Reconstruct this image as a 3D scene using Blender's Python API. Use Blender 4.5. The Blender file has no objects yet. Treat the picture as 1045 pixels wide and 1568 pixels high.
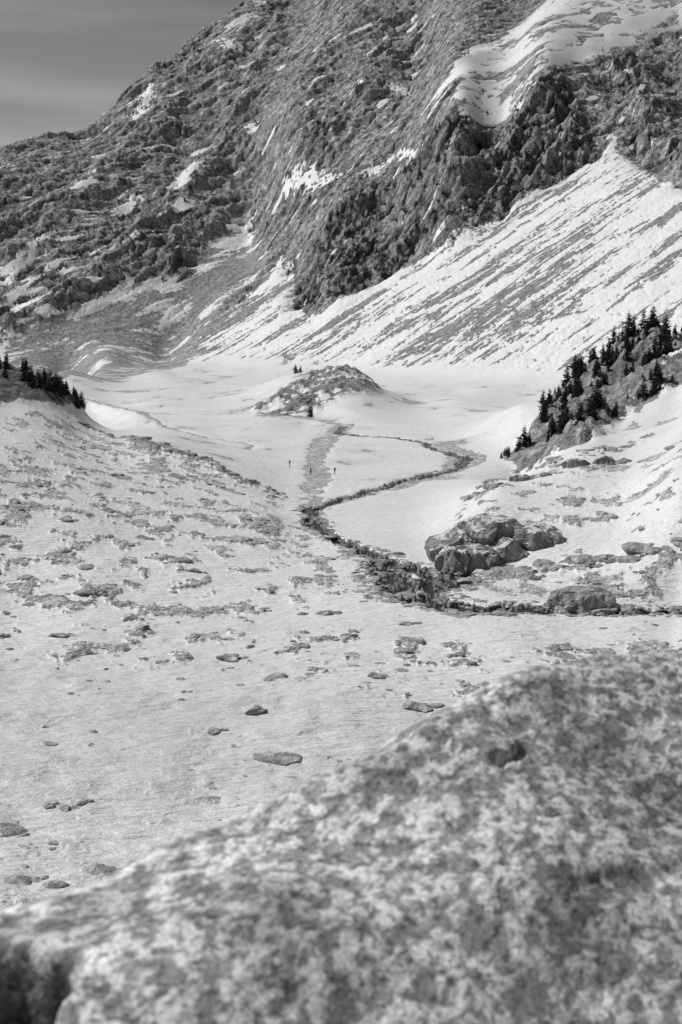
import bpy, math, random, time
import numpy as np
from mathutils import Vector, noise as mnoise
T0=time.time()
f32=np.float32
scene=bpy.context.scene
# ------------------------------------------------------------------ camera
PITCH=0.138; CAMZ=35.0; FPX=2178.0
cam_d=bpy.data.cameras.new("camera"); cam=bpy.data.objects.new("camera",cam_d)
scene.collection.objects.link(cam); scene.camera=cam
cam.location=(0,0,CAMZ); cam.rotation_euler=(math.pi/2-PITCH,0,0)
cam_d.sensor_fit='VERTICAL'; cam_d.sensor_height=36; cam_d.sensor_width=24; cam_d.lens=50
cam_d.clip_start=0.1; cam_d.clip_end=20000
cam_d.dof.use_dof=True; cam_d.dof.focus_distance=260; cam_d.dof.aperture_fstop=6.0
cp,sp=math.cos(PITCH),math.sin(PITCH)
def bearing(u,v):
    """photo measurement -> (x/y slope, z/y slope) of the sight line"""
    a=(u-522.5)/FPX; b=(784-v)/FPX
    yy=cp+b*sp
    return a/yy,(-sp+b*cp)/yy
# ------------------------------------------------------------------ noise
rng=np.random.RandomState(7)
perm=rng.permutation(256); perm=np.concatenate([perm,perm]).astype(np.int32)
ang=np.linspace(0,2*np.pi,16,endpoint=False)
GX=np.cos(ang).astype(f32); GY=np.sin(ang).astype(f32)
def pn(x,y,seed=0):
    x=np.asarray(x,dtype=np.float64); y=np.asarray(y,dtype=np.float64)
    xf=np.floor(x); yf=np.floor(y)
    xi=xf.astype(np.int32)+seed*37; yi=yf.astype(np.int32)+seed*101
    x=(x-xf).astype(f32); y=(y-yf).astype(f32)
    sx=x*x*x*(x*(x*6-15)+10); sy=y*y*y*(y*(y*6-15)+10)
    def g(ix,iy,dx,dy):
        h=perm[(perm[ix&255]+iy)&255]&15
        return GX[h]*dx+GY[h]*dy
    a=g(xi,yi,x,y); b=g(xi+1,yi,x-1,y); c=g(xi,yi+1,x,y-1); d=g(xi+1,yi+1,x-1,y-1)
    a=a+sx*(b-a); c=c+sx*(d-c)
    return 1.5*(a+sy*(c-a))
def fbm(x,y,o=4,seed=0,gain=.5):
    r=0;a=1;n=0
    for i in range(o):
        r=r+a*pn(x*2**i+i*3.7,y*2**i-i*5.1,seed+i); n+=a; a*=gain
    return r/n
def ridg(x,y,o=3,seed=0,gain=.5):
    r=0;a=1;n=0
    for i in range(o):
        r=r+a*(1-2*np.abs(pn(x*2**i+i*1.3,y*2**i+i*2.9,seed+i))); n+=a; a*=gain
    return r/n
def sstep(a,b,x):
    t=np.clip((x-a)/(b-a),0,1); return t*t*(3-2*t)
# ------------------------------------------------------------------ macro terrain control points
# scree apron = one plane falling to the left and towards the viewer; left mountain = a second plane
def plane(X,Y): return .43*(X-101)+.31*(Y-680)
def planeL(X,Y): return -.2*(X+124)+.5*(Y-990)
def soft(p,k=5.): return k*np.logaddexp(0,p/k)
CP=[]  # s, Y, z
def cY(u,v,Y):
    s,e=bearing(u,v); CP.append((s,Y,CAMZ+e*Y))
def cz(u,v,z):
    s,e=bearing(u,v); Y=(z-CAMZ)/e; CP.append((s,Y,z))
def cw(u,Y,z):
    s,e=bearing(u,700); CP.append((s,Y,z))
def cpl(u,v):
    s,e=bearing(u,v); Y=(CAMZ+.43*101+.31*680)/(.43*s+.31-e); CP.append((s,Y,CAMZ+e*Y))
def cpL(u,v):
    s,e=bearing(u,v); Y=(CAMZ+.2*124+.5*990)/(.5-.2*s-e); CP.append((s,Y,CAMZ+e*Y))
for u,v in [(0,1390),(522,1390),(1045,1390),(-250,1390),(1300,1390),(0,1150),(522,1150),(1045,1150),(-250,1150),(1300,1150),(200,1000),(500,1000),(800,1000),(1045,955),(1300,960),
            (600,880),(470,780),(500,720),(600,700),(650,640),(700,612),(400,650),(300,640),(230,622),(350,592),(720,700),(560,760),(640,820),(900,940),(700,925),(620,600),(160,600)]:
    cz(u,v,0)
for p in [(0,960,1),(0,850,3.5),(0,740,8.5),(0,640,13.5),(-250,700,14),(-250,850,6),(120,632,9.5),(120,760,6),(240,670,5.5),(240,780,3.5),(330,708,4),(410,738,2.2),(330,810,1.6),(60,900,1.8),
          (760,748,6.0),(700,790,2.6),(690,865,.4),(850,745,6.5),(900,692,9),(820,722,5.5),(1045,662,13.5),(1045,800,7),(1045,900,1.2),(880,860,1.8),(800,840,2.2),(950,770,6),(1300,700,16),(1300,850,7)]:
    cz(*p)
for p in [(120,450,0),(240,440,0),(330,400,0),(0,560,2),(800,330,2),(120,600,0),(870,600,2),(1045,550,14),(1300,560,40),(300,800,0),(300,900,0),(400,760,0),(480,760,1),(700,690,1),(200,850,0),(250,950,0),(0,720,0),(0,850,0),(100,800,0),(150,900,0),(-250,800,2)]:
    cw(*p)
for p in [(0,556,430),(60,580,420),(115,618,400),(-250,520,430),
          (530,556,620),(450,575,600),(400,605,560),(570,577,620),(480,632,500),
          (1045,465,400),(1300,400,400),(800,680,340),(1045,600,330),(950,527,420),(870,587,430),(835,612,420),(950,640,330),
          (700,175,1100),(830,105,1175),(440,385,1125),(560,300,1110),(640,235,1105),(900,150,1150),(520,380,1030),(470,340,1140),
          (-250,300,1180),(-250,450,1000),
          (350,150,1440),(520,150,1330),(450,230,1250),(600,10,1540),(450,60,1560),(800,0,1480),(1045,0,1420),(1045,150,1170),(1300,0,1330),(1300,200,1000),(640,100,1380),
          (0,223,1303),(110,197,1380),(190,140,1450),(250,95,1510),(300,56,1570),(340,25,1620),(395,-8,1680),
          (522,-90,1760),(700,-160,1800),(1045,-250,1820),(1300,-300,1800)]:
    cY(*p)
for u,v in [(945,215),(1045,300),(1045,440),(900,450),(850,290),(750,352),(750,450),(650,400),(650,500),(560,445),(560,530),(480,490),(430,425),(400,520),(330,540),(250,556),(800,560),(1300,250),(1200,350)]:
    cpl(u,v)
for u,v in [(300,465),(350,390),(390,320),(200,300),(100,300),(0,300),(0,400),(100,400),(200,400),(200,500),(100,500),(0,480),(280,350),(280,240),(350,250),(180,220),(-250,400),(0,540),(100,545)]:
    cpL(u,v)
CP=np.array(CP)
SS=7.0
q=np.stack([CP[:,0]*SS,np.log(CP[:,1])],1)
def phi(r2): return np.sqrt(r2+0.012)
D2=((q[:,None]-q[None])**2).sum(2)
n=len(q)
A=np.zeros((n+1,n+1)); A[:n,:n]=-phi(D2)-np.eye(n)*8e-4; A[:n,n]=1; A[n,:n]=1
rhs=np.concatenate([CP[:,2]/CP[:,1],[0]])
W=np.linalg.solve(A,rhs)
SKU=[-400,-250,0,110,190,250,300,340,395,522,700,1045,1300,1500]
SKY_=[1200,1220,1305,1385,1455,1515,1575,1625,1685,1765,1805,1825,1800,1790]
SKS=np.array([bearing(u,200)[0] for u in SKU])
def macro(X,Y):
    X=np.asarray(X,float); Y=np.asarray(Y,float)
    sh=X.shape; X=X.ravel(); Y=Y.ravel()
    Yp=np.maximum(Y,72)
    s=np.clip(X/Yp,-.36,.36)
    Yc=np.minimum(Yp,np.interp(s,SKS,SKY_))
    t=np.log(Yc); out=np.full(len(X),W[n])
    for i in range(n):
        out-=W[i]*phi((s*SS-q[i,0])**2+(t-q[i,1])**2)
    z=out*Yc
    over=Yp-Yc
    z=z-np.minimum(.75*over,np.maximum(z-40,0))
    kn=33.05-.50*np.maximum(Y-3.5,0)-.004*np.maximum(np.abs(X)-10,0)**1.5
    k=np.clip((Y-50)/22,0,1)
    z=z*k+(1-k)*np.minimum(z,3)
    z=np.maximum(z,kn)
    return z.reshape(sh)
def ground_at(u,v):
    s,e=bearing(u,v)
    Yt=np.exp(np.linspace(math.log(74),math.log(2000),1400))
    zt=macro(s*Yt,Yt); line=CAMZ+e*Yt
    hit=np.nonzero(zt>=line)[0]
    Yh=Yt[hit[0]] if len(hit) else float(np.interp(s,SKS,SKY_))
    return (s*Yh,Yh)
# ------------------------------------------------------------------ grid
Yr=list(np.linspace(-22,58,90)); y=58.
while y<1850:
    y+=min(max(y*y*1.9e-5,.1),1.6); Yr.append(y)
while y<9000:
    y+=(y-1840)*.25+4; Yr.append(y)
Yr=np.array(Yr)
inner=np.linspace(-.27,.27,780); st=np.cumsum(.0012*1.06**np.arange(62))
Sc=np.concatenate([-(.27+st[::-1]),inner,.27+st])
APEX=30.
YY,SSc=np.meshgrid(Yr,Sc,indexing='ij'); XX=SSc*(YY+APEX)
NR,NC=XX.shape
Z=macro(XX,YY)
print("macro",NR,NC,time.time()-T0)
# ------------------------------------------------------------------ masks in plan
w1=fbm(XX/60,YY/60,4,11); w2=fbm(XX/60,YY/60,4,23)
wa=np.clip(YY*.018,1,16)
PX=XX+w1*wa; PY=YY+w2*wa*1.3
def poly(pts):
    P=[ground_at(u,v) for u,v in pts]
    ys=[p[1] for p in P]
    m=np.zeros(XX.shape,bool)
    r0=np.searchsorted(Yr,min(ys)-40); r1=np.searchsorted(Yr,max(ys)+40)
    x=PX[r0:r1]; yv=PY[r0:r1]; mm=m[r0:r1]
    for i in range(len(P)):
        x1,y1=P[i]; x2,y2=P[(i+1)%len(P)]
        if y1==y2: continue
        c=((y1>yv)!=(y2>yv))&(x<(x2-x1)*(yv-y1)/(y2-y1)+x1)
        mm^=c
    return m.astype(f32)
def blur(m,r):
    m=m.astype(np.float64)
    for ax in (0,1):
        for _ in range(2):
            p=np.pad(m,[(r+1,r) if a==ax else (0,0) for a in (0,1)],mode='edge')
            c=np.cumsum(p,axis=ax)
            N=m.shape[ax]
            if ax==0: m=(c[2*r+1:2*r+1+N]-c[:N])/(2*r+1)
            else: m=(c[:,2*r+1:2*r+1+N]-c[:,:N])/(2*r+1)
    return m.astype(f32)
SCREE=poly([(1300,230),(1045,290),(965,240),(925,228),(850,292),(650,402),(560,442),(480,490),(432,415),(300,510),(210,558),(330,590),(560,570),(700,596),(850,592),(1045,475),(1300,410)])
TALUS=poly([(372,345),(300,420),(200,455),(100,480),(0,530),(-200,550),(-200,575),(90,588),(200,582),(250,560),(330,480),(410,395)])
LEFTM=poly([(400,300),(372,345),(300,465),(235,552),(100,562),(-200,570),(-300,400),(-100,300),(100,240),(250,190)])
BUTT=poly([(480,487),(560,442),(650,402),(760,352),(850,288),(925,228),(890,150),(835,108),(780,188),(700,172),(640,228),(560,298),(500,350),(455,430)])
SNOWF=poly([(700,172),(775,182),(812,130),(832,102),(960,72),(1045,30),(1200,-20),(1200,-90),(900,-60),(770,50),(690,130)])
SPUR=poly([(765,690),(800,652),(835,615),(872,590),(950,530),(1045,468),(1300,410),(1300,560),(1045,595),(960,640),(880,682)])
LSP=poly([(-250,540),(0,560),(60,586),(120,622),(100,630),(0,622),(-250,620)])
KNOLL=poly([(395,634),(440,588),(500,562),(568,580),(572,606),(520,618),(480,638)])
MOR=poly([(-300,640),(0,640),(120,634),(240,672),(330,710),(410,740),(465,778),(560,850),(600,920),(400,950),(0,950),(-300,950)])
RSL=poly([(690,790),(760,740),(900,700),(1045,668),(1300,640),(1300,930),(1045,925),(800,925),(690,880)])
MID=poly([(-400,930),(1400,930),(1400,1130),(700,1080),(300,1020),(-400,1000)])
sY=XX/np.maximum(YY,72)
footY=np.interp(sY,[bearing(u,500)[0] for u in (-400,0,60,140,200,250,300,400,560,700,850,1045,1400)],[800,900,900,900,940,980,1000,930,800,720,670,560,500])
MTN=blur((YY>footY),6)
ROCK=np.clip(MTN-SCREE-TALUS,0,1)
ROCKs=blur(ROCK*(1-SNOWF*.7)*(Z>6),6)
SCb=blur(SCREE,14); LMb=blur(LEFTM,20)
Z=Z*(1-LMb)+LMb*soft(planeL(XX,YY),9.)
Z=Z*(1-SCb)+SCb*soft(plane(XX,YY))
BUTs=blur(BUTT,5); SCs=blur(SCREE,3); TAs=blur(TALUS,5); SPs=blur(SPUR,3); LSs=blur(LSP,2); KNs=blur(KNOLL,3); MOs=blur(MOR,8); RSs=blur(RSL,6); MIs=blur(MID,8); SNs=blur(SNOWF,4)
print("masks",time.time()-T0)
def fallc(deg):
    a=math.radians(deg); return XX*math.cos(a)+YY*math.sin(a),-XX*math.sin(a)+YY*math.cos(a)
al,ac=fallc(50)
ls,cs=fallc(34)
wx=fbm(XX/120,YY/120,3,31)*14; wy=fbm(XX/120,YY/120,3,37)*14
far=slice(int(np.searchsorted(Yr,300)),NR)
def onfar(fn,L=None,C=None,w=1.):
    L=al if L is None else L; C=ac if C is None else C
    o=np.zeros(XX.shape,f32); o[far]=fn(L[far]+w*wx[far],C[far]+w*wy[far],XX[far],YY[far]); return o
gull=onfar(lambda l,c,x,yv: ridg(l/260,c/90,2,41))
mid_=onfar(lambda l,c,x,yv: ridg(l/85,c/36,4,47,.55))
fin=onfar(lambda l,c,x,yv: ridg(l/26,c/13,3,53,.6))
fin2=onfar(lambda l,c,x,yv: fbm(x/5,yv/5,2,59,.7))
fin3=onfar(lambda l,c,x,yv: ridg(x/3.2,yv/4.2,2,63,.7))
wt=onfar(lambda l,c,x,yv: fbm(x/60,yv/60,3,61))
wt2=onfar(lambda l,c,x,yv: fbm(x/14,yv/14,2,67))
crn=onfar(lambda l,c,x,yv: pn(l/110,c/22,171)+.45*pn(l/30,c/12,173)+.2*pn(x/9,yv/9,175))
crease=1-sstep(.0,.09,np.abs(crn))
ph=(Z-.55*XX+30*wt+3.5*wt2)/34.
fr=ph-np.floor(ph); saw=np.where(fr<.72,fr/.72,(1-fr)/.28)      # ledges dipping to the left
ph2=(Z-.50*XX-16*wt+3.*wt2)/11.; fr2=ph2-np.floor(ph2); saw2=np.where(fr2<.7,fr2/.7,(1-fr2)/.3)
lm=sstep(-.1,.35,wt+.3*gull)
R=ROCKs*(0.75+.4*BUTs)
# explicit ribs / arêtes of the mountain, steep on their right-hand side
rib=np.zeros(XX.shape,f32)
def ribline(pts,h,w):
    P=[ground_at(u,v) for u,v in pts]
    wob=(fbm(XX[far]/30,YY[far]/30,3,181)*16)
    best=np.full(XX[far].shape,1e9); sg=np.zeros(XX[far].shape)
    for p,r in zip(P[:-1],P[1:]):
        dx,dy=r[0]-p[0],r[1]-p[1]; L=dx*dx+dy*dy
        ax=XX[far]+wob-p[0]; ay=YY[far]+.6*wob-p[1]
        t=np.clip((ax*dx+ay*dy)/L,0,1); d=np.hypot(ax-t*dx,ay-t*dy)
        k=d<best; best=np.where(k,d,best); sg=np.where(k,np.sign(ax*dy-ay*dx),sg)
    ww=np.where(sg>0,w*.45,w*1.5)
    rib[far]=np.maximum(rib[far],h*np.clip(1-best/ww,0,1)**1.3)
for pts,h,w in [([(640,60),(560,140),(470,235),(400,300),(385,350)],20,30),([(300,90),(240,190),(120,290),(0,350)],11,34),([(430,40),(370,170),(260,320),(150,420),(20,500)],14,34),
                ([(650,245),(560,310),(470,400)],9,18),([(960,100),(985,190),(1045,270)],14,26),([(820,150),(760,260),(650,360)],10,22),([(560,20),(470,110),(400,220),(300,330),(250,430)],12,28),([(200,230),(110,310),(30,390)],9,24),([(900,140),(860,220),(800,300)],9,20)]:
    ribline(pts,h,w)
disp=R*(8*(gull-.35)+8*(mid_-.3)+3.2*(fin-.2)+1.1*fin2+1.0*(fin3-.2)+3.0*(saw-.6)*lm+1.0*(saw2-.5)*lm-2.6*crease+rib*(.8+.4*mid_)-3)
disp-=R*2.5
disp+=SPs*(3.4*(fin-.3)+1.3*fin2+2.4*mid_+.9*fin3)+LSs*(1.2*fin+1.0*fin2+.5*mid_+.5*fin3)+KNs*(2.3*(fin-.2)+1.3*fin2+.9*fin3)
streak=onfar(lambda l,c,x,yv: fbm(l/70,c/13,4,101,.6)); streak2=onfar(lambda l,c,x,yv: fbm(l/24,c/6,3,107,.6))
ss1=onfar(lambda l,c,x,yv: fbm(l/150,c/16,5,151,.62),ls,cs,.3)
ss2=onfar(lambda l,c,x,yv: fbm(l/20,c/3.6,3,161,.65),ls,cs,.3)
disp+=SCs*sstep(2,14,Z)*(1.4*np.abs(ss1)+.7*ss2+.35*fin2+.3*fin3)+TAs*sstep(3,20,Z)*(1.8*np.abs(streak)+.8*streak2+.5*fin2+.4*fin3)
# near-field undulation and heath / stone patches
near=slice(0,int(np.searchsorted(Yr,760)))
xn,yn=XX[near],YY[near]
und=fbm(xn/38,yn/38,3,71)*.9+fbm(xn/9,yn/9,3,73)*.30+fbm(xn/2.6,yn/2.2,2,75)*.09
patch=np.zeros(XX.shape,f32); patchb=np.zeros(XX.shape,f32); patchc=np.zeros(XX.shape,f32)
patch[near]=fbm(xn/5.0,yn/6.5,4,79,.55); patchb[near]=fbm(xn/1.7,yn/1.9,3,83,.62); patchc[near]=fbm(xn/.62,yn/.8,2,87,.62)
lowf=np.zeros(XX.shape,f32); lowf[near]=fbm(xn/45,yn/30,2,85)
lake=1-np.clip(MOs+RSs+MIs+SPs+LSs+KNs,0,1)
lake=np.where(YY>150,lake,0)
damp=1-.90*lake
kf=sstep(60,80,YY)
disp[near]+=(und*damp[near]*kf[near]).astype(f32)
def linedist(pts):
    P=[ground_at(u,v) for u,v in pts]; o=np.full(XX.shape,99.,f32); best=np.full(xn.shape,99.)
    for p,r in zip(P[:-1],P[1:]):
        dx,dy=r[0]-p[0],r[1]-p[1]; L=dx*dx+dy*dy
        t=np.clip(((xn-p[0])*dx+(yn-p[1])*dy)/L,0,1); best=np.minimum(best,np.hypot(xn-p[0]-t*dx,(yn-p[1]-t*dy)*.6))
    o[near]=best; return o
crestband=np.exp(-(linedist([(130,655),(200,672),(250,692),(300,700),(345,722),(420,748)])/3.0)**2)+np.exp(-(linedist([(740,752),(800,728),(860,712),(930,690),(985,672)])/2.6)**2)+.8*np.exp(-(linedist([(770,870),(850,862),(950,855),(1045,840)])/2.2)**2)
pstr=(.66*MOs+.52*RSs+.50*MIs+.10*sstep(150,120,YY)*(1-MIs))*(1-lake)+.45*crestband
pv=sstep(.16,.34,(patch*1.3+patchb*.36+patchc*.14+lowf*.45)-.22+pstr*.5)*(pstr>.02)
pv=pv*np.clip(pstr*2.6,0,1)
disp+=pv*(.24+.18*patchb+.12*patchc+.35*crestband)*kf
Zf=Z+disp
# ------------------------------------------------------------------ stream
def fl(u,v):
    s,e=bearing(u,v); Y=-CAMZ/e; return (s*Y,Y)
S1=[(1250,938,1.5),(1045,938,1.4),(940,938,1.2),(840,934,1.4),(760,934,1.7),(690,928,2.2),(640,912,2.7),(605,892,2.3),(590,868,1.9),(560,842,1.4),(515,824,1.1),(485,806,1.2),(474,786,1.4),(492,773,1.4),(560,755,.95),(620,736,1.0),(680,722,1.1),(712,708,1.4),(700,696,1.4),(665,688,1.3),(645,677,1.2),(600,670,1.2),(550,667,1.2),(520,661,1.2),(530,652,1.3)]
S1b=[(640,912,1.6),(668,900,2.4),(695,884,2.8),(716,868,1.6)]
S1c=[(590,868,1.1),(625,866,1.4),(655,876,1.8),(690,884,1.6)]
S2=[(480,785,2.2),(474,757,2.6),(488,728,3.4),(480,705,3.0),(490,685,3.4),(508,664,4.4),(535,650,3.)]
S3=[(210,628,1.2),(235,640,1.2),(260,655,1.0),(330,672,1.),(380,680,.9),(372,690,.9),(345,693,.7)]
S4=[(530,652,2.),(470,640,2.),(380,634,1.6),(230,632,1.5),(130,610,1.4)]
S5=[(655,680,3.6),(700,690,5.2),(715,705,5.0),(655,732,2.6),(580,752,2.4),(500,772,2.0)]
nb=(YY>120)&(YY<760)&(np.abs(XX)<170)
bx=XX[nb]+fbm(XX[nb]/9,YY[nb]/9,4,91,.55)*2.4; by=YY[nb]+fbm(XX[nb]/11,YY[nb]/11,4,93,.55)*3.6
def dist_poly(S):
    P=[(*fl(u,v),a) for u,v,a in S]; P=np.array([P[0]]+P+[P[-1]])
    Q=[]
    for i in range(1,len(P)-2):      # Catmull-Rom smoothing
        for t in np.linspace(0,1,5)[:-1]:
            a,b,c,d=P[i-1],P[i],P[i+1],P[i+2]
            Q.append(.5*((2*b)+(-a+c)*t+(2*a-5*b+4*c-d)*t*t+(-a+3*b-3*c+d)*t**3))
    Q.append(P[-2])
    best=np.full(len(bx),99.)
    for p,r in zip(Q[:-1],Q[1:]):
        dx,dy=r[0]-p[0],r[1]-p[1]
        k=(np.abs(by-(p[1]+r[1])/2)<60)
        L=dx*dx+dy*dy+1e-6; X_=bx[k]; Y_=by[k]
        t=np.clip(((X_-p[0])*dx+(Y_-p[1])*dy)/L,0,1)
        d=np.hypot(X_-p[0]-t*dx,Y_-p[1]-t*dy)
        best[k]=np.minimum(best[k],d/np.maximum(p[2]+(r[2]-p[2])*t,.3))
    o=np.full(XX.shape,99.,f32); o[nb]=best; return o
d1=np.minimum(np.minimum(dist_poly(S1),dist_poly(S1b)),dist_poly(S1c)); d2=np.minimum(dist_poly(S2),dist_poly(S5)); d3=np.minimum(dist_poly(S3),dist_poly(S4))
dall=np.minimum(d1,np.minimum(d2,d3))
flat=np.exp(-(np.minimum(dall,20)/4.0)**2)
Zf=Zf*(1-flat)+(.05+.10*patchb)*flat
Zf=Zf-(.72*sstep(1.5,.7,d1)+.22*sstep(1.3,.5,d2)+.2*sstep(1.5,.5,d3))
bedstone=sstep(.0,.4,patchb+.5*patchc)
Zf+=bedstone*.45*sstep(1.6,.9,d1)
Zf+=.45*sstep(.12,.4,patchb+.4*patchc)*(d1<.9)
# ------------------------------------------------------------------ snow / tone fields
big=onfar(lambda l,c,x,yv: fbm(x/120,yv/120,2,111))
fleck=onfar(lambda l,c,x,yv: fbm(l/38,c/9,3,191,.5))
ledge=np.exp(-((fr-.80)/.10)**2)*lm; ledge2=np.exp(-((fr2-.8)/.16)**2)
B=np.full(XX.shape,.97,f32)
rockB=.06+.60*streak+.34*streak2-.16*(mid_-.1)-.10*(gull-.2)-.14*fin+.14*big+ledge*(.10+.6*streak2+.3*wt)+.2*crease*(streak>0)+.75*sstep(.26,.44,fleck)*sstep(-.25,.1,streak)
B=B*(1-ROCKs)+rockB*ROCKs
B=B-BUTs*.10
lowrock=sstep(1400,1100,YY)*ROCKs*(1-BUTs)*sstep(.0,-.10,sY)
B+=lowrock*(.16+.5*streak)
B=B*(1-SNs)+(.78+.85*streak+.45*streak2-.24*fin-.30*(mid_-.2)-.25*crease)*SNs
scB=.53+.90*ss1+.55*ss2+.28*(fin3-.2)+.14*fin2+.22*big
scB=scB+.6*sstep(10,1,Z)+.10*sstep(.1,.0,np.abs(ss1-.15))
B=B*(1-SCs)+scB*SCs
B=B*(1-TAs)+(.27+.16*(fin3-.2)+.95*streak+.5*streak2+.2*fin2)*TAs
B=B*(1-SPs)+(.26+.34*fin2-.32*fin+.25*streak2+.2*fin3)*SPs
B=B*(1-LSs)+(.12+.3*fin2-.1*fin)*LSs
B=B*(1-KNs)+(.58+.50*fin2-.75*fin+.2*mid_+.1*fin3)*KNs
B-=pv*.85
lk=lake*(YY>300)*(1-MTN)
lkp=fbm(XX/20,YY/36,5,121,.62)
B-=.62*sstep(.17,.34,lkp)*lk
def caps(items,val,soft=.5,k=1.):
    global B
    for (u1,v1,u2,v2,w) in items:
        p=ground_at(u1,v1); r=ground_at(u2,v2)
        hw=k*w*.5*(p[1]+r[1])/2/FPX*1.25
        r0=np.searchsorted(Yr,min(p[1],r[1])-hw*4-6); r1=np.searchsorted(Yr,max(p[1],r[1])+hw*4+6)
        dx,dy=r[0]-p[0],r[1]-p[1]; L=dx*dx+dy*dy+1e-6
        wj=(fin2[r0:r1]+.7*(fin3[r0:r1]-.2))
        x=XX[r0:r1]+(streak2[r0:r1]*1.6+wj)*hw*1.2; yv=YY[r0:r1]+(streak[r0:r1]*1.5+wj)*hw*2.0
        t=np.clip(((x-p[0])*dx+(yv-p[1])*dy)/L,0,1)
        d=np.hypot(x-p[0]-t*dx,(yv-p[1]-t*dy)*.62)/(hw*(1-.55*np.abs(2*t-1)))
        m=sstep(1.35,.65,d)
        B[r0:r1]=B[r0:r1]*(1-m)+val*m+m*(-.12*fin[r0:r1]+.35*streak2[r0:r1])
caps([(350,45,390,25,14),(345,72,372,68,13),(215,178,232,130,15),(268,290,318,262,22),(180,320,212,300,14),(376,210,395,200,10),(440,278,520,262,12),(512,325,560,290,16),
      (115,300,145,285,11),(340,392,385,350,15),(395,450,435,405,26),(0,432,75,372,12),(0,455,60,430,10),(255,480,275,455,12),(330,60,352,66,8),(600,142,622,140,8),(600,240,560,262,10),
      (165,455,200,440,10),(40,475,80,470,9),(275,325,290,315,14),(70,420,110,400,9),(195,390,215,380,8),(300,235,330,225,8),(395,5,405,0,10),(655,160,720,105,16),(630,30,640,15,8),
      (720,85,760,65,20),(850,20,880,-20,22),(640,225,600,235,6),(905,300,925,290,10),(870,340,930,300,12),(950,190,955,180,6),(470,275,452,268,10),(960,110,975,120,8),(1000,160,1015,150,6),
      (735,320,720,330,6),(130,345,150,335,8),(240,360,258,345,8),(120,470,160,450,8),(60,500,90,480,8),(230,470,245,462,7),(690,120,760,70,18),(760,100,830,60,18),(720,160,790,170,16),(840,90,940,60,18),(930,50,1020,20,18),(780,60,860,0,16),(225,135,232,128,8),(255,92,262,88,6),(530,165,560,150,5),(425,110,435,105,6),(480,150,470,160,6)],1.05,k=1.15)
caps([(942,205,935,245,12),(930,250,880,295,22),(880,295,800,345,24),(800,345,700,395,26),(700,395,600,440,20),(600,440,480,500,18),(690,420,640,470,18),(640,470,560,520,18),(480,500,300,560,14),
      (1045,345,900,400,16),(1045,420,950,455,14),(950,455,780,520,12),(870,560,1045,480,24),(760,440,620,500,10)],.95)
caps([(1040,310,1015,345,14),(870,392,905,372,7),(1045,362,1010,378,10),(800,478,850,455,5),(560,468,600,452,5),(1045,385,960,430,5),(900,470,820,515,4)],.05)
# snow lies smooth: fill the small relief under it on the mountain
sm=sstep(.40,.62,B)*np.clip(ROCKs+SNs,0,1)
Zf=Zf*(1-sm)+(blur(Zf,4)+.4)*sm
Z_final=Zf
def H(x,yv):
    x=np.asarray(x,float); yv=np.asarray(yv,float)
    r=np.interp(yv,Yr,np.arange(NR)); c=np.interp(x/(yv+APEX),Sc,np.arange(NC))
    r0=np.clip(r.astype(int),0,NR-2); c0=np.clip(c.astype(int),0,NC-2); fr_=r-r0; fc=c-c0
    return (Z_final[r0,c0]*(1-fr_)*(1-fc)+Z_final[r0+1,c0]*fr_*(1-fc)+Z_final[r0,c0+1]*(1-fr_)*fc+Z_final[r0+1,c0+1]*fr_*fc)
tone=np.full(XX.shape,.42,f32)
tone-=.18*crestband
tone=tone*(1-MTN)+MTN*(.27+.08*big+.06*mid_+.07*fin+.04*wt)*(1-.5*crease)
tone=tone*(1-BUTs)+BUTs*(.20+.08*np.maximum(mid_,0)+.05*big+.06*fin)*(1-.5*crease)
tone=tone*(1-SCs)+SCs*.27
tone=tone*(1-TAs)+TAs*(.33+.1*streak)
tone=tone*(1-SPs)+SPs*(.20+.10*fin)
tone=tone*(1-LSs)+LSs*(.10+.05*fin)
tone=tone*(1-KNs)+KNs*(.22+.10*fin)
veg=onfar(lambda l,c,x,yv: fbm(l/45,c/16,5,131,.65))
vz=sstep(.08,.24,veg)*ROCKs*sstep(1450,1150,YY)
tone=tone*(1-.55*vz)
B=np.where(dall<99,B-.9*sstep(1.45,.95,d1)-.62*sstep(1.3,.7,d2)*(.6+1.3*(lkp+.3))-.55*sstep(1.2,.7,d3),B)
bank=sstep(2.1,1.3,d1)*sstep(-.05,.25,patchb)
B-=.8*bank
tone=tone*(1-sstep(1.7,1.2,d1))+(.16+.16*patchb)*sstep(1.7,1.2,d1)
slush=sstep(1.5,.9,d2)*(1-sstep(1.1,.9,d1)); tone=tone*(1-slush)+(.44+.12*patchb)*slush
kz=sstep(70,55,YY); B=B*(1-kz)+kz*.35
g=fbm(XX/25,YY/18,4,141)
snowtone=.79+.08*g-.07*sstep(170,105,YY)-.07*sstep(170,110,YY)*sstep(.1,-.15,sY)*sstep(95,115,YY)+.03*MTN
snowtone-=.11*sstep(-.05,.25,patch*.6+patchb*.4+lowf*.3)*(1-lake)*(YY<420)
snowtone-=.11*sstep(.0,.3,lkp)*lk
print("fields",time.time()-T0)
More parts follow.
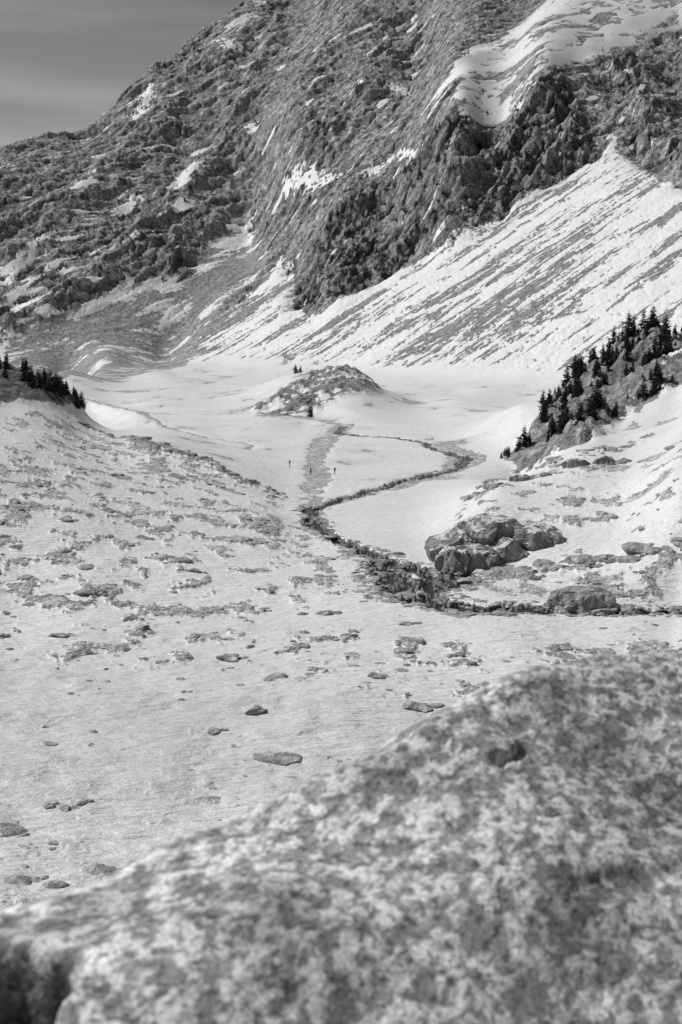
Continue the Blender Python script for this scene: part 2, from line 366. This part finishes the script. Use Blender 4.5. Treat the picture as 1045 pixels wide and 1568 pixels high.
# ------------------------------------------------------------------ mesh helpers
def mesh_from(name,V,F,mat,smooth=True,attrs=None,link=True):
    V=np.asarray(V,dtype=f32); F=np.asarray(F,dtype=np.int32)
    me=bpy.data.meshes.new(name); k=F.shape[1]
    me.vertices.add(len(V)); me.vertices.foreach_set('co',V.ravel())
    me.loops.add(F.size); me.loops.foreach_set('vertex_index',F.ravel())
    me.polygons.add(len(F)); me.polygons.foreach_set('loop_start',np.arange(len(F),dtype=np.int32)*k)
    me.polygons.foreach_set('use_smooth',np.full(len(F),smooth))
    me.update(calc_edges=True)
    if attrs:
        for kk,v in attrs.items():
            me.attributes.new(kk,'FLOAT','POINT').data.foreach_set('value',np.asarray(v,dtype=f32).ravel())
    me.materials.append(mat)
    ob=bpy.data.objects.new(name,me)
    if link: scene.collection.objects.link(ob)
    return ob
class NT:
    def __init__(s,name):
        s.m=bpy.data.materials.new(name); s.m.use_nodes=True; s.t=s.m.node_tree; s.t.nodes.clear()
        s.out=s.n('ShaderNodeOutputMaterial'); s.b=s.n('ShaderNodeBsdfPrincipled'); s.l(s.b.outputs[0],s.out.inputs[0])
        s.geo=s.n('ShaderNodeNewGeometry'); s.tc=s.n('ShaderNodeTexCoord'); s.co=s.tc.outputs['Object']
    def n(s,t): return s.t.nodes.new(t)
    def l(s,a,b): s.t.links.new(a,b)
    def noise(s,sc,det=4,ro=.55,vec=None,dist=0):
        k=s.n('ShaderNodeTexNoise'); k.inputs['Scale'].default_value=sc; k.inputs['Detail'].default_value=det
        k.inputs['Roughness'].default_value=ro; k.inputs['Distortion'].default_value=dist
        s.l(vec or s.co,k.inputs['Vector']); return k.outputs[0]
    def vor(s,sc,feat='F1',vec=None):
        k=s.n('ShaderNodeTexVoronoi'); k.feature=feat; k.inputs['Scale'].default_value=sc; s.l(vec or s.co,k.inputs['Vector']); return k.outputs[0]
    def aniso(s,d,f):
        """coordinates compressed by f along direction d"""
        d=Vector(d).normalized(); e1=d.cross(Vector((0.2,-.3,1))).normalized(); e2=d.cross(e1)
        c=s.n('ShaderNodeCombineXYZ')
        for i,vv in enumerate((d*f,e1,e2)):
            k=s.n('ShaderNodeVectorMath'); k.operation='DOT_PRODUCT'; s.l(s.co,k.inputs[0]); k.inputs[1].default_value=vv[:]
            s.l(k.outputs['Value'],c.inputs[i])
        return c.outputs[0]
    def math(s,op,a,b=0.,c=None,clamp=False):
        k=s.n('ShaderNodeMath'); k.operation=op; k.use_clamp=clamp
        for i,v in enumerate([a,b,c]):
            if v is None: continue
            if isinstance(v,(int,float)): k.inputs[i].default_value=v
            else: s.l(v,k.inputs[i])
        return k.outputs[0]
    def rng(s,v,a,b,c,d,smooth=False):
        k=s.n('ShaderNodeMapRange'); s.l(v,k.inputs[0])
        if smooth: k.interpolation_type='SMOOTHSTEP'
        for i,x in enumerate([a,b,c,d]): k.inputs[i+1].default_value=x
        return k.outputs[0]
    def mix(s,f,a,b):
        k=s.n('ShaderNodeMix'); k.data_type='FLOAT'
        for i,v in zip((0,2,3),(f,a,b)):
            if isinstance(v,(int,float)): k.inputs[i].default_value=v
            else: s.l(v,k.inputs[i])
        return k.outputs[0]
    def attr(s,nm):
        k=s.n('ShaderNodeAttribute'); k.attribute_name=nm; return k.outputs['Fac']
    def col(s,v): s.l(v,s.b.inputs['Base Color'])
    def bump(s,h,dist,strength=1.,prev=None):
        k=s.n('ShaderNodeBump'); k.inputs['Distance'].default_value=dist; k.inputs['Strength'].default_value=strength
        s.l(h,k.inputs['Height'])
        if prev is not None: s.l(prev,k.inputs['Normal'])
        return k.outputs[0]
# ---- terrain material
M=NT("terrain_snow_and_rock")
n1=M.noise(.35,4,.65); n2=M.noise(1.8,3,.65); n4=M.noise(6,2,.6)
an=M.aniso((.62,.5,.55),.45); nd=M.noise(.17,6,.75,vec=an)
av=M.aniso((.0,.15,1.),.25); nv=M.noise(.36,4,.7,vec=av)
mtn=M.attr('mtn')
bsn=M.math('ADD',M.attr('snow'),M.math('MULTIPLY',M.math('ADD',M.math('MULTIPLY',n1,.5),M.math('MULTIPLY',n2,.5)),.95))
bsn=M.math('ADD',bsn,M.math('MULTIPLY',M.math('MULTIPLY',M.math('SUBTRACT',nd,.5),mtn),.8))
mask=M.rng(bsn,.93,1.0,0,1,True)
rt=M.math('MULTIPLY',M.attr('tone'),M.rng(n1,.32,.68,.55,1.45))
rt=M.math('MULTIPLY',rt,M.rng(n2,.3,.7,.55,1.45))
md=M.rng(nd,.38,.62,.5,1.42); mv=M.rng(nv,.36,.64,.55,1.42)
rt=M.math('MULTIPLY',rt,M.mix(mtn,1.,M.math('MULTIPLY',md,mv)))
stn=M.math('MULTIPLY',M.attr('snowtone'),M.rng(n4,.3,.7,.88,1.08))
stn=M.math('MULTIPLY',stn,M.rng(n2,.3,.7,.92,1.06))
M.col(M.mix(mask,rt,stn))
M.l(M.mix(mask,.9,.40),M.b.inputs['Roughness'])
M.l(M.mix(mask,.15,.55),M.b.inputs['Specular IOR Level'])
hr=M.math('ADD',M.math('MULTIPLY',n1,1.4),M.math('MULTIPLY',n2,.6))
hr=M.math('ADD',hr,M.math('MULTIPLY',mtn,M.math('ADD',M.math('MULTIPLY',nd,2.4),M.math('MULTIPLY',nv,1.8))))
n5=M.noise(1.2,3,.62,vec=M.aniso((1,.1,0),.35))
hs=M.math('ADD',M.math('MULTIPLY',n5,.70),M.math('MULTIPLY',n4,.09))
hh=M.mix(mask,hr,hs)
M.l(M.bump(hh,1.0,.9),M.b.inputs['Normal'])
idx=np.arange(NR*NC).reshape(NR,NC)
F=np.stack([idx[:-1,:-1],idx[:-1,1:],idx[1:,1:],idx[1:,:-1]],-1).reshape(-1,4)
V=np.stack([XX,YY,Zf],-1).reshape(-1,3)
mt=np.clip(ROCKs+.30*SCs+.3*TAs+.8*SPs+.7*KNs+.5*LSs,0,1)
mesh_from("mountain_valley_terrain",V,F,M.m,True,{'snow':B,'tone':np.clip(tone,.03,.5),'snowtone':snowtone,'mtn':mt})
# ---- water
Wm=NT("stream_water"); Wm.b.inputs['Base Color'].default_value=(.02,.02,.02,1)
Wm.b.inputs['Roughness'].default_value=.12; Wm.b.inputs['IOR'].default_value=1.33
Wm.l(Wm.bump(Wm.noise(1.8,4,.65),.35,.8),Wm.b.inputs['Normal'])
near_w=(d1<1.55)
qm=(near_w[:-1,:-1]&near_w[:-1,1:]&near_w[1:,1:]&near_w[1:,:-1]).ravel()
Fw=F[qm]; uq,inv=np.unique(Fw,return_inverse=True)
Vw=V[uq].copy(); Vw[:,2]=-.40
mesh_from("stream",Vw,inv.reshape(-1,4),Wm.m,True)
print("terrain",time.time()-T0)
# ------------------------------------------------------------------ rocks
def rock_template(seed,sub,cuts=10,flatz=.75,rough=.1,boxy=0.):
    import bmesh
    bm=bmesh.new(); bmesh.ops.create_icosphere(bm,subdivisions=sub,radius=1)
    v=np.array([x.co[:] for x in bm.verts]); Fc=np.array([[l.index for l in f.verts] for f in bm.faces]); bm.free()
    if boxy>0:
        nb_=(np.abs(v)**5).sum(1)**.2; v=v*(1-boxy)+boxy*v/nb_[:,None]*.95
    r=np.random.RandomState(seed)
    for _ in range(cuts):
        nn=r.normal(size=3)
        if boxy>0: nn[2]*=.5
        nn/=np.linalg.norm(nn); dd=r.uniform(.5,.85)*(1.1 if boxy>0 else 1)
        k=v@nn-dd; v=v-np.where(k>0,k,0)[:,None]*nn
    off=Vector((seed*3.1,seed*1.7,0))
    dn=np.array([mnoise.fractal(Vector((p[0]*2.2,p[1]*2.2,p[2]*(1.0 if boxy>0 else 2.2)))+off,.9,2.1,5) for p in v])
    v=v*(1+rough*dn[:,None])
    v[:,2]*=flatz
    return v,Fc
def merge(templates,pos,scl,rot,pick):
    Vs=[];Fs=[];o=0
    for p,sc,ro,k in zip(pos,scl,rot,pick):
        v,Fc=templates[k]; c,s_=math.cos(ro),math.sin(ro)
        w=v*sc
        w=np.stack([w[:,0]*c-w[:,1]*s_,w[:,0]*s_+w[:,1]*c,w[:,2]],1)+p
        Vs.append(w);Fs.append(Fc+o);o+=len(v)
    return np.concatenate(Vs),np.concatenate(Fs)
def rock_mat(name,base,snow=False,sc=1.):
    m=NT(name); a1=m.noise(.6*sc,6,.65); a2=m.noise(4*sc,4,.65); e=m.vor(.5*sc,'DISTANCE_TO_EDGE')
    av=m.noise(.9*sc,6,.7,vec=m.aniso((.2,.1,1),.25))
    t=m.math('MULTIPLY',m.rng(a1,.3,.7,base*.7,base*1.3),m.rng(a2,.3,.7,.65,1.35))
    t=m.math('MULTIPLY',t,m.rng(av,.38,.62,.55,1.25))
    t=m.math('MULTIPLY',t,m.rng(e,0,.04,.7,1))
    if snow:
        sx=m.n('ShaderNodeSeparateXYZ'); m.l(m.geo.outputs['Normal'],sx.inputs[0])
        k=m.math('ADD',sx.outputs[2],m.math('MULTIPLY',m.math('SUBTRACT',a1,.5),2.4))
        t=m.mix(m.rng(k,.84,.90,0,1,True),t,.74)
    m.col(t); m.b.inputs['Roughness'].default_value=.9; m.b.inputs['Specular IOR Level'].default_value=.2
    h=m.math('ADD',m.math('MULTIPLY',a1,.8),m.math('MULTIPLY',a2,.25))
    h=m.math('ADD',h,m.math('MULTIPLY',av,1.2))
    m.l(m.bump(h,.7/sc,.9),m.b.inputs['Normal']); return m.m
RM=rock_mat("granite_valley_rock",.45); RMs=rock_mat("granite_outcrop_rock",.34,True,.8)
rr=np.random.RandomState(5)
tmp=[rock_template(i,2,9,.6,.14) for i in range(8)]
def scatter(N,Y0,Y1,smax,size,cond,tries=8,hk=1.):
    pos=[];scl=[];rot=[];pk=[]
    inv=rr.uniform(1/Y1,1/Y0,N*tries); Yv=1/inv; sv=rr.uniform(-smax,smax,N*tries)
    x=sv*Yv; z=H(x,Yv)
    for xi,yi,zi in zip(x,Yv,z):
        if len(pos)>=N: break
        if not cond(xi,yi): continue
        w=size()
        pos.append((xi,yi,zi-w*.10)); scl.append((w*rr.uniform(.7,1.6),w*rr.uniform(.8,1.5),w*rr.uniform(.4,.85)*hk)); rot.append(rr.uniform(-.5,.5)+3.14*rr.randint(2)); pk.append(rr.randint(8))
    return pos,scl,rot,pk
def G(field,x,yv):
    r=int(np.interp(yv,Yr,np.arange(NR))); c=int(np.interp(x/(yv+APEX),Sc,np.arange(NC))); return field[r,c]
c1=lambda x,yv: G(pstr,x,yv)>.1 and G(d1,x,yv)>1.2 and rr.rand()<(.04+.9*G(pv,x,yv))*(.12 if yv<128 else 1)
P1=scatter(1500,88,300,.34,lambda: .14+rr.gamma(1.0,.23),c1,12)
c2=lambda x,yv: .8<G(d1,x,yv)<2.2 or (G(d1,x,yv)<.9 and rr.rand()<.35)
P2=scatter(1100,150,330,.28,lambda: .22+rr.gamma(1.3,.22),c2,30)
P3=scatter(300,84,175,.28,lambda: .10+rr.gamma(1.0,.24),lambda x,yv: G(d1,x,yv)>2 and float(pn(x/11,yv/16,9))>.02)
P4=scatter(300,150,420,.34,lambda: .4+rr.gamma(1.5,.35),lambda x,yv: G(crestband,x,yv)>.45,80,1.2)
ALL=[a_+b_+c_+d_ for a_,b_,c_,d_ in zip(P1,P2,P3,P4)]
v_,f_=merge(tmp,*ALL); mesh_from("scattered_stones",v_,f_,RM,False)
big_t=[rock_template(100+i,4,13,.8,.15) for i in range(9)]+[rock_template(200+i,5,14,.9,.18,.75) for i in range(4)]
def place(name,u,v,parts,mat,k=1.):
    x0,y0=ground_at(u,v)
    pos=[];scl=[];rot=[];pk=[]
    for dx,dy,dz,w,d,h,ro,kk in parts:
        dx*=k;dy*=k;dz*=k;w*=k;d*=k;h*=k
        zz=float(H(x0+dx,y0+dy))+dz
        pos.append((dx,dy,zz)); scl.append((w,d,h)); rot.append(ro); pk.append(kk)
    vv,ff=merge(big_t,pos,scl,rot,pk); zb=vv[:,2].min(); vv[:,2]-=zb
    ob=mesh_from(name,vv,ff,mat,False); ob.location=(x0,y0,zb); return ob
place("rock_outcrop",744,860,[(-4.4,4,.2,4.4,4.5,4.6,.3,9),(-.4,5,.0,5.4,4.8,4.0,-.2,10),(4.4,8,-.2,5.8,5.4,3.8,.5,11),(-3.2,13,1.0,5.8,6,4.6,.15,12),(3.5,16,.3,7.6,7,4.2,-.3,9),(10,15,-.2,7.4,7,3.4,.2,10),(-7.4,1.5,-.6,2.6,2.4,2.2,1.1,6),(-.5,0,-.6,2.6,1.8,1.4,.2,1),(4.5,2.4,-.6,2.2,1.8,1.2,1.9,3)],RMs,.84)
place("rock_outcrop",905,712,[(-3,0,-.6,4,2.4,2.4,.1,9),(3,1,-.5,4.4,2.4,2.6,-.1,11),(8,2,-.7,3.4,2,2.2,.2,12)],RMs,.8)
place("rock_outcrop",815,735,[(-2,0,-.6,3.4,2.2,2.2,.1,10),(3,.6,-.7,3.8,2,2.,-.1,12)],RMs,.75)
place("large_boulder",908,932,[(0,1.8,-.5,5.6,3.6,3.3,.1,10),(-3.9,1,-.4,2.6,2,1.8,.9,1),(4.8,.6,-.3,2.2,1.6,1.3,1.9,2)],RM,.92)
for i,(u,v,w,h) in enumerate([(388,1092,1.3,1.0),(148,905,1.5,1.0),(640,1082,2.0,.8),(405,935,.8,.7),(690,1010,1.,.7),(90,975,1.4,.6),(330,1125,1.,.5),(1000,935,1.8,1.1),(165,785,1.7,1.0),(350,1010,2.0,.8),(575,1042,1.2,.6),(850,1000,1.6,.8),(215,825,1.8,.9),(495,940,1.8,1.0),(100,1240,.8,.5),(130,1235,.6,.45),(75,1235,.7,.45),(150,1335,1.4,.6),(210,1322,.9,.6),(30,1345,1.3,.4),(125,1000,1.4,.5),(190,862,1.5,.8),(620,955,1.6,.7),(480,1030,1.0,.45),(770,940,1.6,.9),(820,880,1.4,.9),(100,800,1.6,.8),(300,880,1.4,.7)]):
    place("boulder",u,v,[(0,0,-h*.1,w,w*.8,h*.9,i*1.3,i%9),(w*.8,.3,-h*.1,w*.5,w*.5,h*.5,i*.7,(i+3)%9)],RM)
print("rocks",time.time()-T0)
# ------------------------------------------------------------------ conifers
TM=NT("conifer_needles"); TM.col(TM.rng(TM.noise(.9,3,.6),.3,.7,.02,.06)); TM.b.inputs['Roughness'].default_value=.9; TM.b.inputs['Specular IOR Level'].default_value=.1
def conifer(seed,wh,nbh,sub,fat=1.):
    r=np.random.RandomState(seed); V=[];F=[]
    def tri(a_,b_,c_):
        o=len(V); V.extend([a_,b_,c_]); F.append((o,o+1,o+2))
    k=6
    lean=r.uniform(-.03,.03,2)
    for i in range(k):
        t0,t1=i*2*math.pi/k,(i+1)*2*math.pi/k
        a_=(.022*math.cos(t0),.022*math.sin(t0),-.05); b_=(.022*math.cos(t1),.022*math.sin(t1),-.05)
        tri(a_,b_,(lean[0],lean[1],.98))
    for w in range(wh):
        h=.06+.92*(w/(wh-1))**.95+r.uniform(-.01,.01)
        Rm=.235*(1-h)**.8+.015
        for b in range(nbh):
            if r.rand()<.12: continue
            an_=r.uniform(0,6.283); L=Rm*r.uniform(.55,1.25); dz=-L*r.uniform(.1,.55)
            ca,sa_=math.cos(an_),math.sin(an_)
            for j in range(sub):
                t=(j+.6)/sub; px,py,pz=ca*L*t+lean[0]*h,sa_*L*t+lean[1]*h,h+dz*t
                s0=L*.55*(1.15-t*.5)*r.uniform(.6,1.3)*fat
                d=r.normal(size=(3,3))*np.array([.5,.5,.38])*s0
                d[0]+=np.array([ca,sa_,-.3])*s0*.6
                tri(*(tuple(np.array((px,py,pz))+d[m]) for m in range(3)))
    return np.array(V),np.array(F)
near_t=[conifer(i,16,10,4,1.1) for i in range(5)]
far_t=[conifer(50+i,8,7,2,1.5) for i in range(6)]
def forest(name,tpl,pts):
    pos=[];scl=[];rot=[];pk=[]
    for x,yv,h in pts:
        pos.append((x,yv,float(H(x,yv))-.1)); wd=h*rr.uniform(.8,1.45); scl.append((wd,wd,h)); rot.append(rr.uniform(0,6.28)); pk.append(rr.randint(len(tpl)))
    vv,ff=merge(tpl,pos,scl,rot,pk); return mesh_from(name,vv,ff,TM.m,False)
def pts_in(maskf,N,Y0,Y1,s0,s1,hfun,prob=None):
    o=[]
    for _ in range(N*60):
        if len(o)>=N: break
        yv=rr.uniform(Y0,Y1); x=rr.uniform(s0,s1)*yv
        m=G(maskf,x,yv)
        if m<.5: continue
        if prob is not None and rr.rand()>prob(x,yv): continue
        o.append((x,yv,hfun()))
    return o
fp=pts_in(BUTs,1050,900,1200,-.06,.25,lambda: rr.uniform(2.2,6.8),lambda x,yv: .08+.92*(float(fbm(x/18,yv/18,3,5))>.05))
fp+=pts_in(ROCKs,1100,900,1300,-.3,.3,lambda: rr.uniform(1.5,4.2),lambda x,yv: 1. if G(vz,x,yv)>.5 else .02)
forest("distant_conifer_forest",far_t,fp)
sp_=pts_in(SPs,380,310,470,.1,.5,lambda: rr.uniform(1.4,6.4)*rr.uniform(.6,1.15),lambda x,yv:.06+.94*(float(fbm(x/12,yv/12,2,6))+(.18 if yv>395 else 0)>.06))
forest("conifer_stand",near_t,sp_)
lp=pts_in(LSs,80,360,470,-.4,-.17,lambda: rr.uniform(2.,5.))
forest("conifer_stand",near_t,lp)
for i,(u,v,h) in enumerate([(48,598,5.8),(62,600,4.8),(78,606,6.),(96,616,4.4),(118,628,4.8),(476,640,4.2),(453,572,4.4),(460,570,3.4),(541,560,3.),(963,520,8.6),(985,508,7.4),(1000,500,8.6),(1020,488,6.5),(940,536,6.4),(905,562,5.2),(868,590,6.2),(832,622,5.5),(842,618,4.6),(1036,478,7)]):
    x,yv=ground_at(u,v); t=near_t[i%5]
    ob=mesh_from("conifer_tree",t[0]*np.array([h*1.15,h*1.15,h]),t[1],TM.m,False); ob.location=(x,yv,float(H(x,yv))-.05); ob.rotation_euler=(0,0,i*1.1)
print("trees",time.time()-T0)
# ------------------------------------------------------------------ hikers
HM=NT("hiker_clothing"); HM.col(HM.rng(HM.noise(3,2,.5),.3,.7,.04,.09)); HM.b.inputs['Roughness'].default_value=.85
def hiker(u,v,rotz):
    J=[((0,0,.95),.15),((0,0,1.15),.14),((0,.02,1.38),.17),((0,.03,1.5),.07),((0,.05,1.60),.10),((0,.05,1.72),.09),
       ((.2,0,1.42),.06),((.27,-.08,1.16),.045),((.25,.08,.95),.035),((-.2,0,1.42),.06),((-.27,.1,1.18),.045),((-.24,.28,1.02),.035),
       ((.1,0,.9),.10),((.12,.14,.5),.065),((.12,.05,.08),.045),((.12,.2,.03),.04),((-.1,0,.9),.10),((-.12,-.06,.5),.065),((-.12,-.25,.1),.045),((-.12,-.12,.03),.04),
       ((0,-.2,1.35),.15),((0,-.2,1.1),.14)]
    E=[(0,1),(1,2),(2,3),(3,4),(4,5),(2,6),(6,7),(7,8),(2,9),(9,10),(10,11),(0,12),(12,13),(13,14),(14,15),(0,16),(16,17),(17,18),(18,19),(2,20),(20,21)]
    me=bpy.data.meshes.new("hiker"); me.from_pydata([j[0] for j in J],E,[]); me.materials.append(HM.m)
    ob=bpy.data.objects.new("hiker",me); scene.collection.objects.link(ob)
    ob.modifiers.new("skin",'SKIN')
    for i,j in enumerate(J):
        me.skin_vertices[0].data[i].radius=(j[1],j[1]*.85)
    me.skin_vertices[0].data[0].use_root=True
    ob.modifiers.new("sub",'SUBSURF').levels=1
    x,yv=fl(u,v); ob.location=(x,yv,float(H(x,yv))); ob.rotation_euler=(0,0,rotz)
hiker(476,727,1.9); hiker(513,727,-2.2); hiker(444,717,1.2)
# ------------------------------------------------------------------ foreground boulder
BC=[]
def bc(u,v,Y):
    s,e=bearing(u,v); BC.append((s*Y,Y,e*Y))
crest=[(-300,1470,2.0),(-150,1440,2.12),(0,1398,2.3),(110,1374,2.4),(210,1333,2.52),(330,1275,2.7),(450,1225,2.85),(560,1182,3.0),(640,1143,3.1),(690,1104,3.22),(760,1068,3.4),(850,1028,3.62),(950,1008,3.82),(1045,1002,3.95),(1200,1005,4.2),(1500,1060,4.6)]
for c in crest: bc(*c)
for c in [(522,1568,2.12),(1045,1568,2.35),(150,1568,1.95),(1045,1250,3.15),(800,1300,2.75),(400,1400,2.33),(700,1450,2.4),(900,1150,3.3),(1300,1568,2.4),(1300,1250,3.2)]: bc(*c)
BC+= [(-1.2,1.8,-1.0),(-1,.6,-1.5),(0,.6,-1.7),(1,.6,-1.9),(2.5,.6,-2.0)]
BC=np.array(BC)
def bphi(d2): return np.sqrt(d2+.05)
Db=((BC[:,None,:2]-BC[None,:,:2])**2).sum(2); nbn=len(BC)
Ab=np.zeros((nbn+1,nbn+1)); Ab[:nbn,:nbn]=bphi(Db); Ab[:nbn,nbn]=1; Ab[nbn,:nbn]=1
Wb=np.linalg.solve(Ab,np.concatenate([BC[:,2],[0]]))
gx=np.linspace(-1.9,3.2,700); gy=np.linspace(.35,5.0,640)
bX,bY=np.meshgrid(gx,gy); bZ=np.full(bX.shape,Wb[-1])
for i in range(nbn): bZ+=Wb[i]*bphi((bX-BC[i,0])**2+(bY-BC[i,1])**2)
cr=np.array([(bearing(u,v)[0]*Y,Y) for u,v,Y in crest])
cr=np.concatenate([[(-1.9,1.7)],cr,[(3.3,4.9)]])
cyv=np.interp(bX,cr[:,0],cr[:,1])
dmin=np.full(bX.shape,9.)
for i in range(len(cr)-1):
    p,r_=cr[i],cr[i+1]; d=r_-p; t=np.clip(((bX-p[0])*d[0]+(bY-p[1])*d[1])/(d@d),0,1)
    dmin=np.minimum(dmin,np.hypot(bX-p[0]-t*d[0],bY-p[1]-t*d[1]))
sd=np.where(bY>cyv,dmin,-dmin)
drop=np.where(sd>0,5*sd**2/(1+1.6*sd),0)
bn=.022*fbm(bX/.35,bY/.35,3,201)+.007*fbm(bX/.09,bY/.09,3,205)+.003*fbm(bX/.025,bY/.025,2,209)
bZ=bZ+bn-drop
def bcap(u1,v1,Y1,u2,v2,Y2,w,dep):
    global bZ
    p=np.array([bearing(u1,v1)[0]*Y1,Y1]); r_=np.array([bearing(u2,v2)[0]*Y2,Y2]); d=r_-p
    xx=bX+.03*fbm(bX/.08,bY/.08,3,221); yy=bY+.03*fbm(bX/.08,bY/.08,3,223)
    t=np.clip(((xx-p[0])*d[0]+(yy-p[1])*d[1])/(d@d),0,1)
    dd=np.hypot(xx-p[0]-t*d[0],yy-p[1]-t*d[1]); bZ=bZ-dep*sstep(w,w*.3,dd)
bcap(762,1166,3.07,800,1128,3.2,.016,.06)
bcap(672,1118,3.12,690,1112,3.16,.012,.02)
bcap(1100,1335,2.95,870,1395,2.62,.04,.012)
bcap(820,1250,2.9,860,1240,2.95,.02,.010)
def inpoly(P,x,yv):
    m=np.zeros(x.shape,bool)
    for i in range(len(P)):
        x1,y1=P[i];x2,y2=P[(i+1)%len(P)]
        if y1==y2: continue
        m^=((y1>yv)!=(y2>yv))&(x<(x2-x1)*(yv-y1)/(y2-y1)+x1)
    return m
def bpt(u,v,h=-1.0):
    s,e=bearing(u,v); Y=h/e; return (s*Y,Y)
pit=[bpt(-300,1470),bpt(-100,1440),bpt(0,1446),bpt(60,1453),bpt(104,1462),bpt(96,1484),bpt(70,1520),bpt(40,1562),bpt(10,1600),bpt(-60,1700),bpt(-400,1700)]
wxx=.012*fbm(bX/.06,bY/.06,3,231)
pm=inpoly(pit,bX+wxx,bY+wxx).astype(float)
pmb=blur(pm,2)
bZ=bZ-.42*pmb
bi=np.arange(bX.size).reshape(bX.shape)
Fb=np.stack([bi[:-1,:-1],bi[:-1,1:],bi[1:,1:],bi[1:,:-1]],-1).reshape(-1,4)
keep=(bZ>-2.4)
kq=(keep[:-1,:-1]|keep[1:,1:]).ravel()
Gm=NT("granite_boulder_surface")
gv=Gm.aniso((.45,.85,.35),.6)
g1=Gm.noise(24,3,.6,vec=gv,dist=.3); g2=Gm.noise(120,3,.65); g3=Gm.noise(4,4,.6,vec=gv); g4=Gm.noise(1.3,3,.5)
g5=Gm.noise(60,2,.6,vec=gv)
t=Gm.rng(g1,.43,.57,.27,.68,True)
t=Gm.math('MULTIPLY',t,Gm.rng(g5,.38,.48,.45,1.0,True))
t=Gm.math('MULTIPLY',t,Gm.rng(g2,.35,.65,.6,1.3))
t=Gm.math('MULTIPLY',t,Gm.rng(g3,.36,.54,.58,1.12)); t=Gm.math('MULTIPLY',t,Gm.rng(g4,.35,.65,.8,1.15))
t=Gm.mix(Gm.attr('pit'),t,.02)  # hollow's shade, along with dark moss and lichen, painted into the granite colour
Gm.col(t); Gm.b.inputs['Roughness'].default_value=.85; Gm.b.inputs['Specular IOR Level'].default_value=.25
Gm.l(Gm.bump(Gm.math('ADD',Gm.math('MULTIPLY',g1,.6),Gm.math('MULTIPLY',g2,.4)),.010,.7),Gm.b.inputs['Normal'])
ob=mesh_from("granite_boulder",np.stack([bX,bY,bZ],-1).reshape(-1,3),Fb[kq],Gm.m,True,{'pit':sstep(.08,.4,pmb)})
ob.location=(0,0,CAMZ)
LM=NT("heath_leaves"); LM.col(LM.rng(LM.noise(40,2,.5),.3,.7,.008,.05)); LM.b.inputs['Roughness'].default_value=.8
Lv=[];Lf=[]
r=np.random.RandomState(9); cnt=0
while cnt<9000:
    x=r.uniform(-1.5,-.36); yv=r.uniform(1.2,2.2)
    cnt+=1
    if not inpoly(pit,np.array([x+.02]),np.array([yv+.02]))[0]: continue
    z=-1.42+r.uniform(0,.18)+.05*math.sin(x*20)*math.cos(yv*17)
    c=np.array([x,yv,z]); d=r.normal(size=(3,3))*.009; o=len(Lv)
    Lv.extend([tuple(c+d[0]),tuple(c+d[1]+(0,0,.008)),tuple(c+d[2])]); Lf.append((o,o+1,o+2))
ob=mesh_from("heath_plant",np.array(Lv),np.array(Lf),LM.m,False); ob.location=(0,0,CAMZ)
# ------------------------------------------------------------------ light
AZ=math.radians(-68); EL=math.radians(48)
sd_=bpy.data.lights.new("sun",'SUN'); sun=bpy.data.objects.new("sun",sd_); scene.collection.objects.link(sun)
sd_.energy=3.85; sd_.angle=math.radians(.5); sd_.color=(1,.995,.99)
dv=Vector((math.sin(AZ)*math.cos(EL),math.cos(AZ)*math.cos(EL),math.sin(EL)))
sun.rotation_euler=dv.to_track_quat('Z','Y').to_euler(); sun.location=(0,0,300)
w=bpy.data.worlds.new("World"); scene.world=w; w.use_nodes=True; nt=w.node_tree; nt.nodes.clear()
def wn(t): return nt.nodes.new(t)
sky=wn('ShaderNodeTexSky'); sky.sky_type='NISHITA'; sky.sun_disc=False; sky.sun_elevation=EL; sky.sun_rotation=AZ%(2*math.pi); sky.altitude=2000
sep=wn('ShaderNodeSeparateColor'); nt.links.new(sky.outputs[0],sep.inputs[0])
tcw=wn('ShaderNodeTexCoord'); mp=wn('ShaderNodeMapping'); mp.inputs['Scale'].default_value=(1.5,1.5,16); mp.inputs['Rotation'].default_value=(0,.18,0)
nt.links.new(tcw.outputs['Generated'],mp.inputs[0])
nz=wn('ShaderNodeTexNoise'); nz.inputs['Scale'].default_value=2.2; nz.inputs['Detail'].default_value=6; nt.links.new(mp.outputs[0],nz.inputs['Vector'])
mr=wn('ShaderNodeMapRange'); mr.inputs[1].default_value=.4; mr.inputs[2].default_value=.8; mr.inputs[3].default_value=1.; mr.inputs[4].default_value=1.6; nt.links.new(nz.outputs[0],mr.inputs[0])
mu=wn('ShaderNodeMath'); mu.operation='MULTIPLY'; nt.links.new(sep.outputs[0],mu.inputs[0]); nt.links.new(mr.outputs[0],mu.inputs[1])
bg=wn('ShaderNodeBackground'); bg.inputs[1].default_value=.08; nt.links.new(mu.outputs[0],bg.inputs[0])
wo=wn('ShaderNodeOutputWorld'); nt.links.new(bg.outputs[0],wo.inputs[0])
scene.view_settings.view_transform='Standard'; scene.view_settings.look='None'; scene.view_settings.exposure=0
print("done",time.time()-T0)
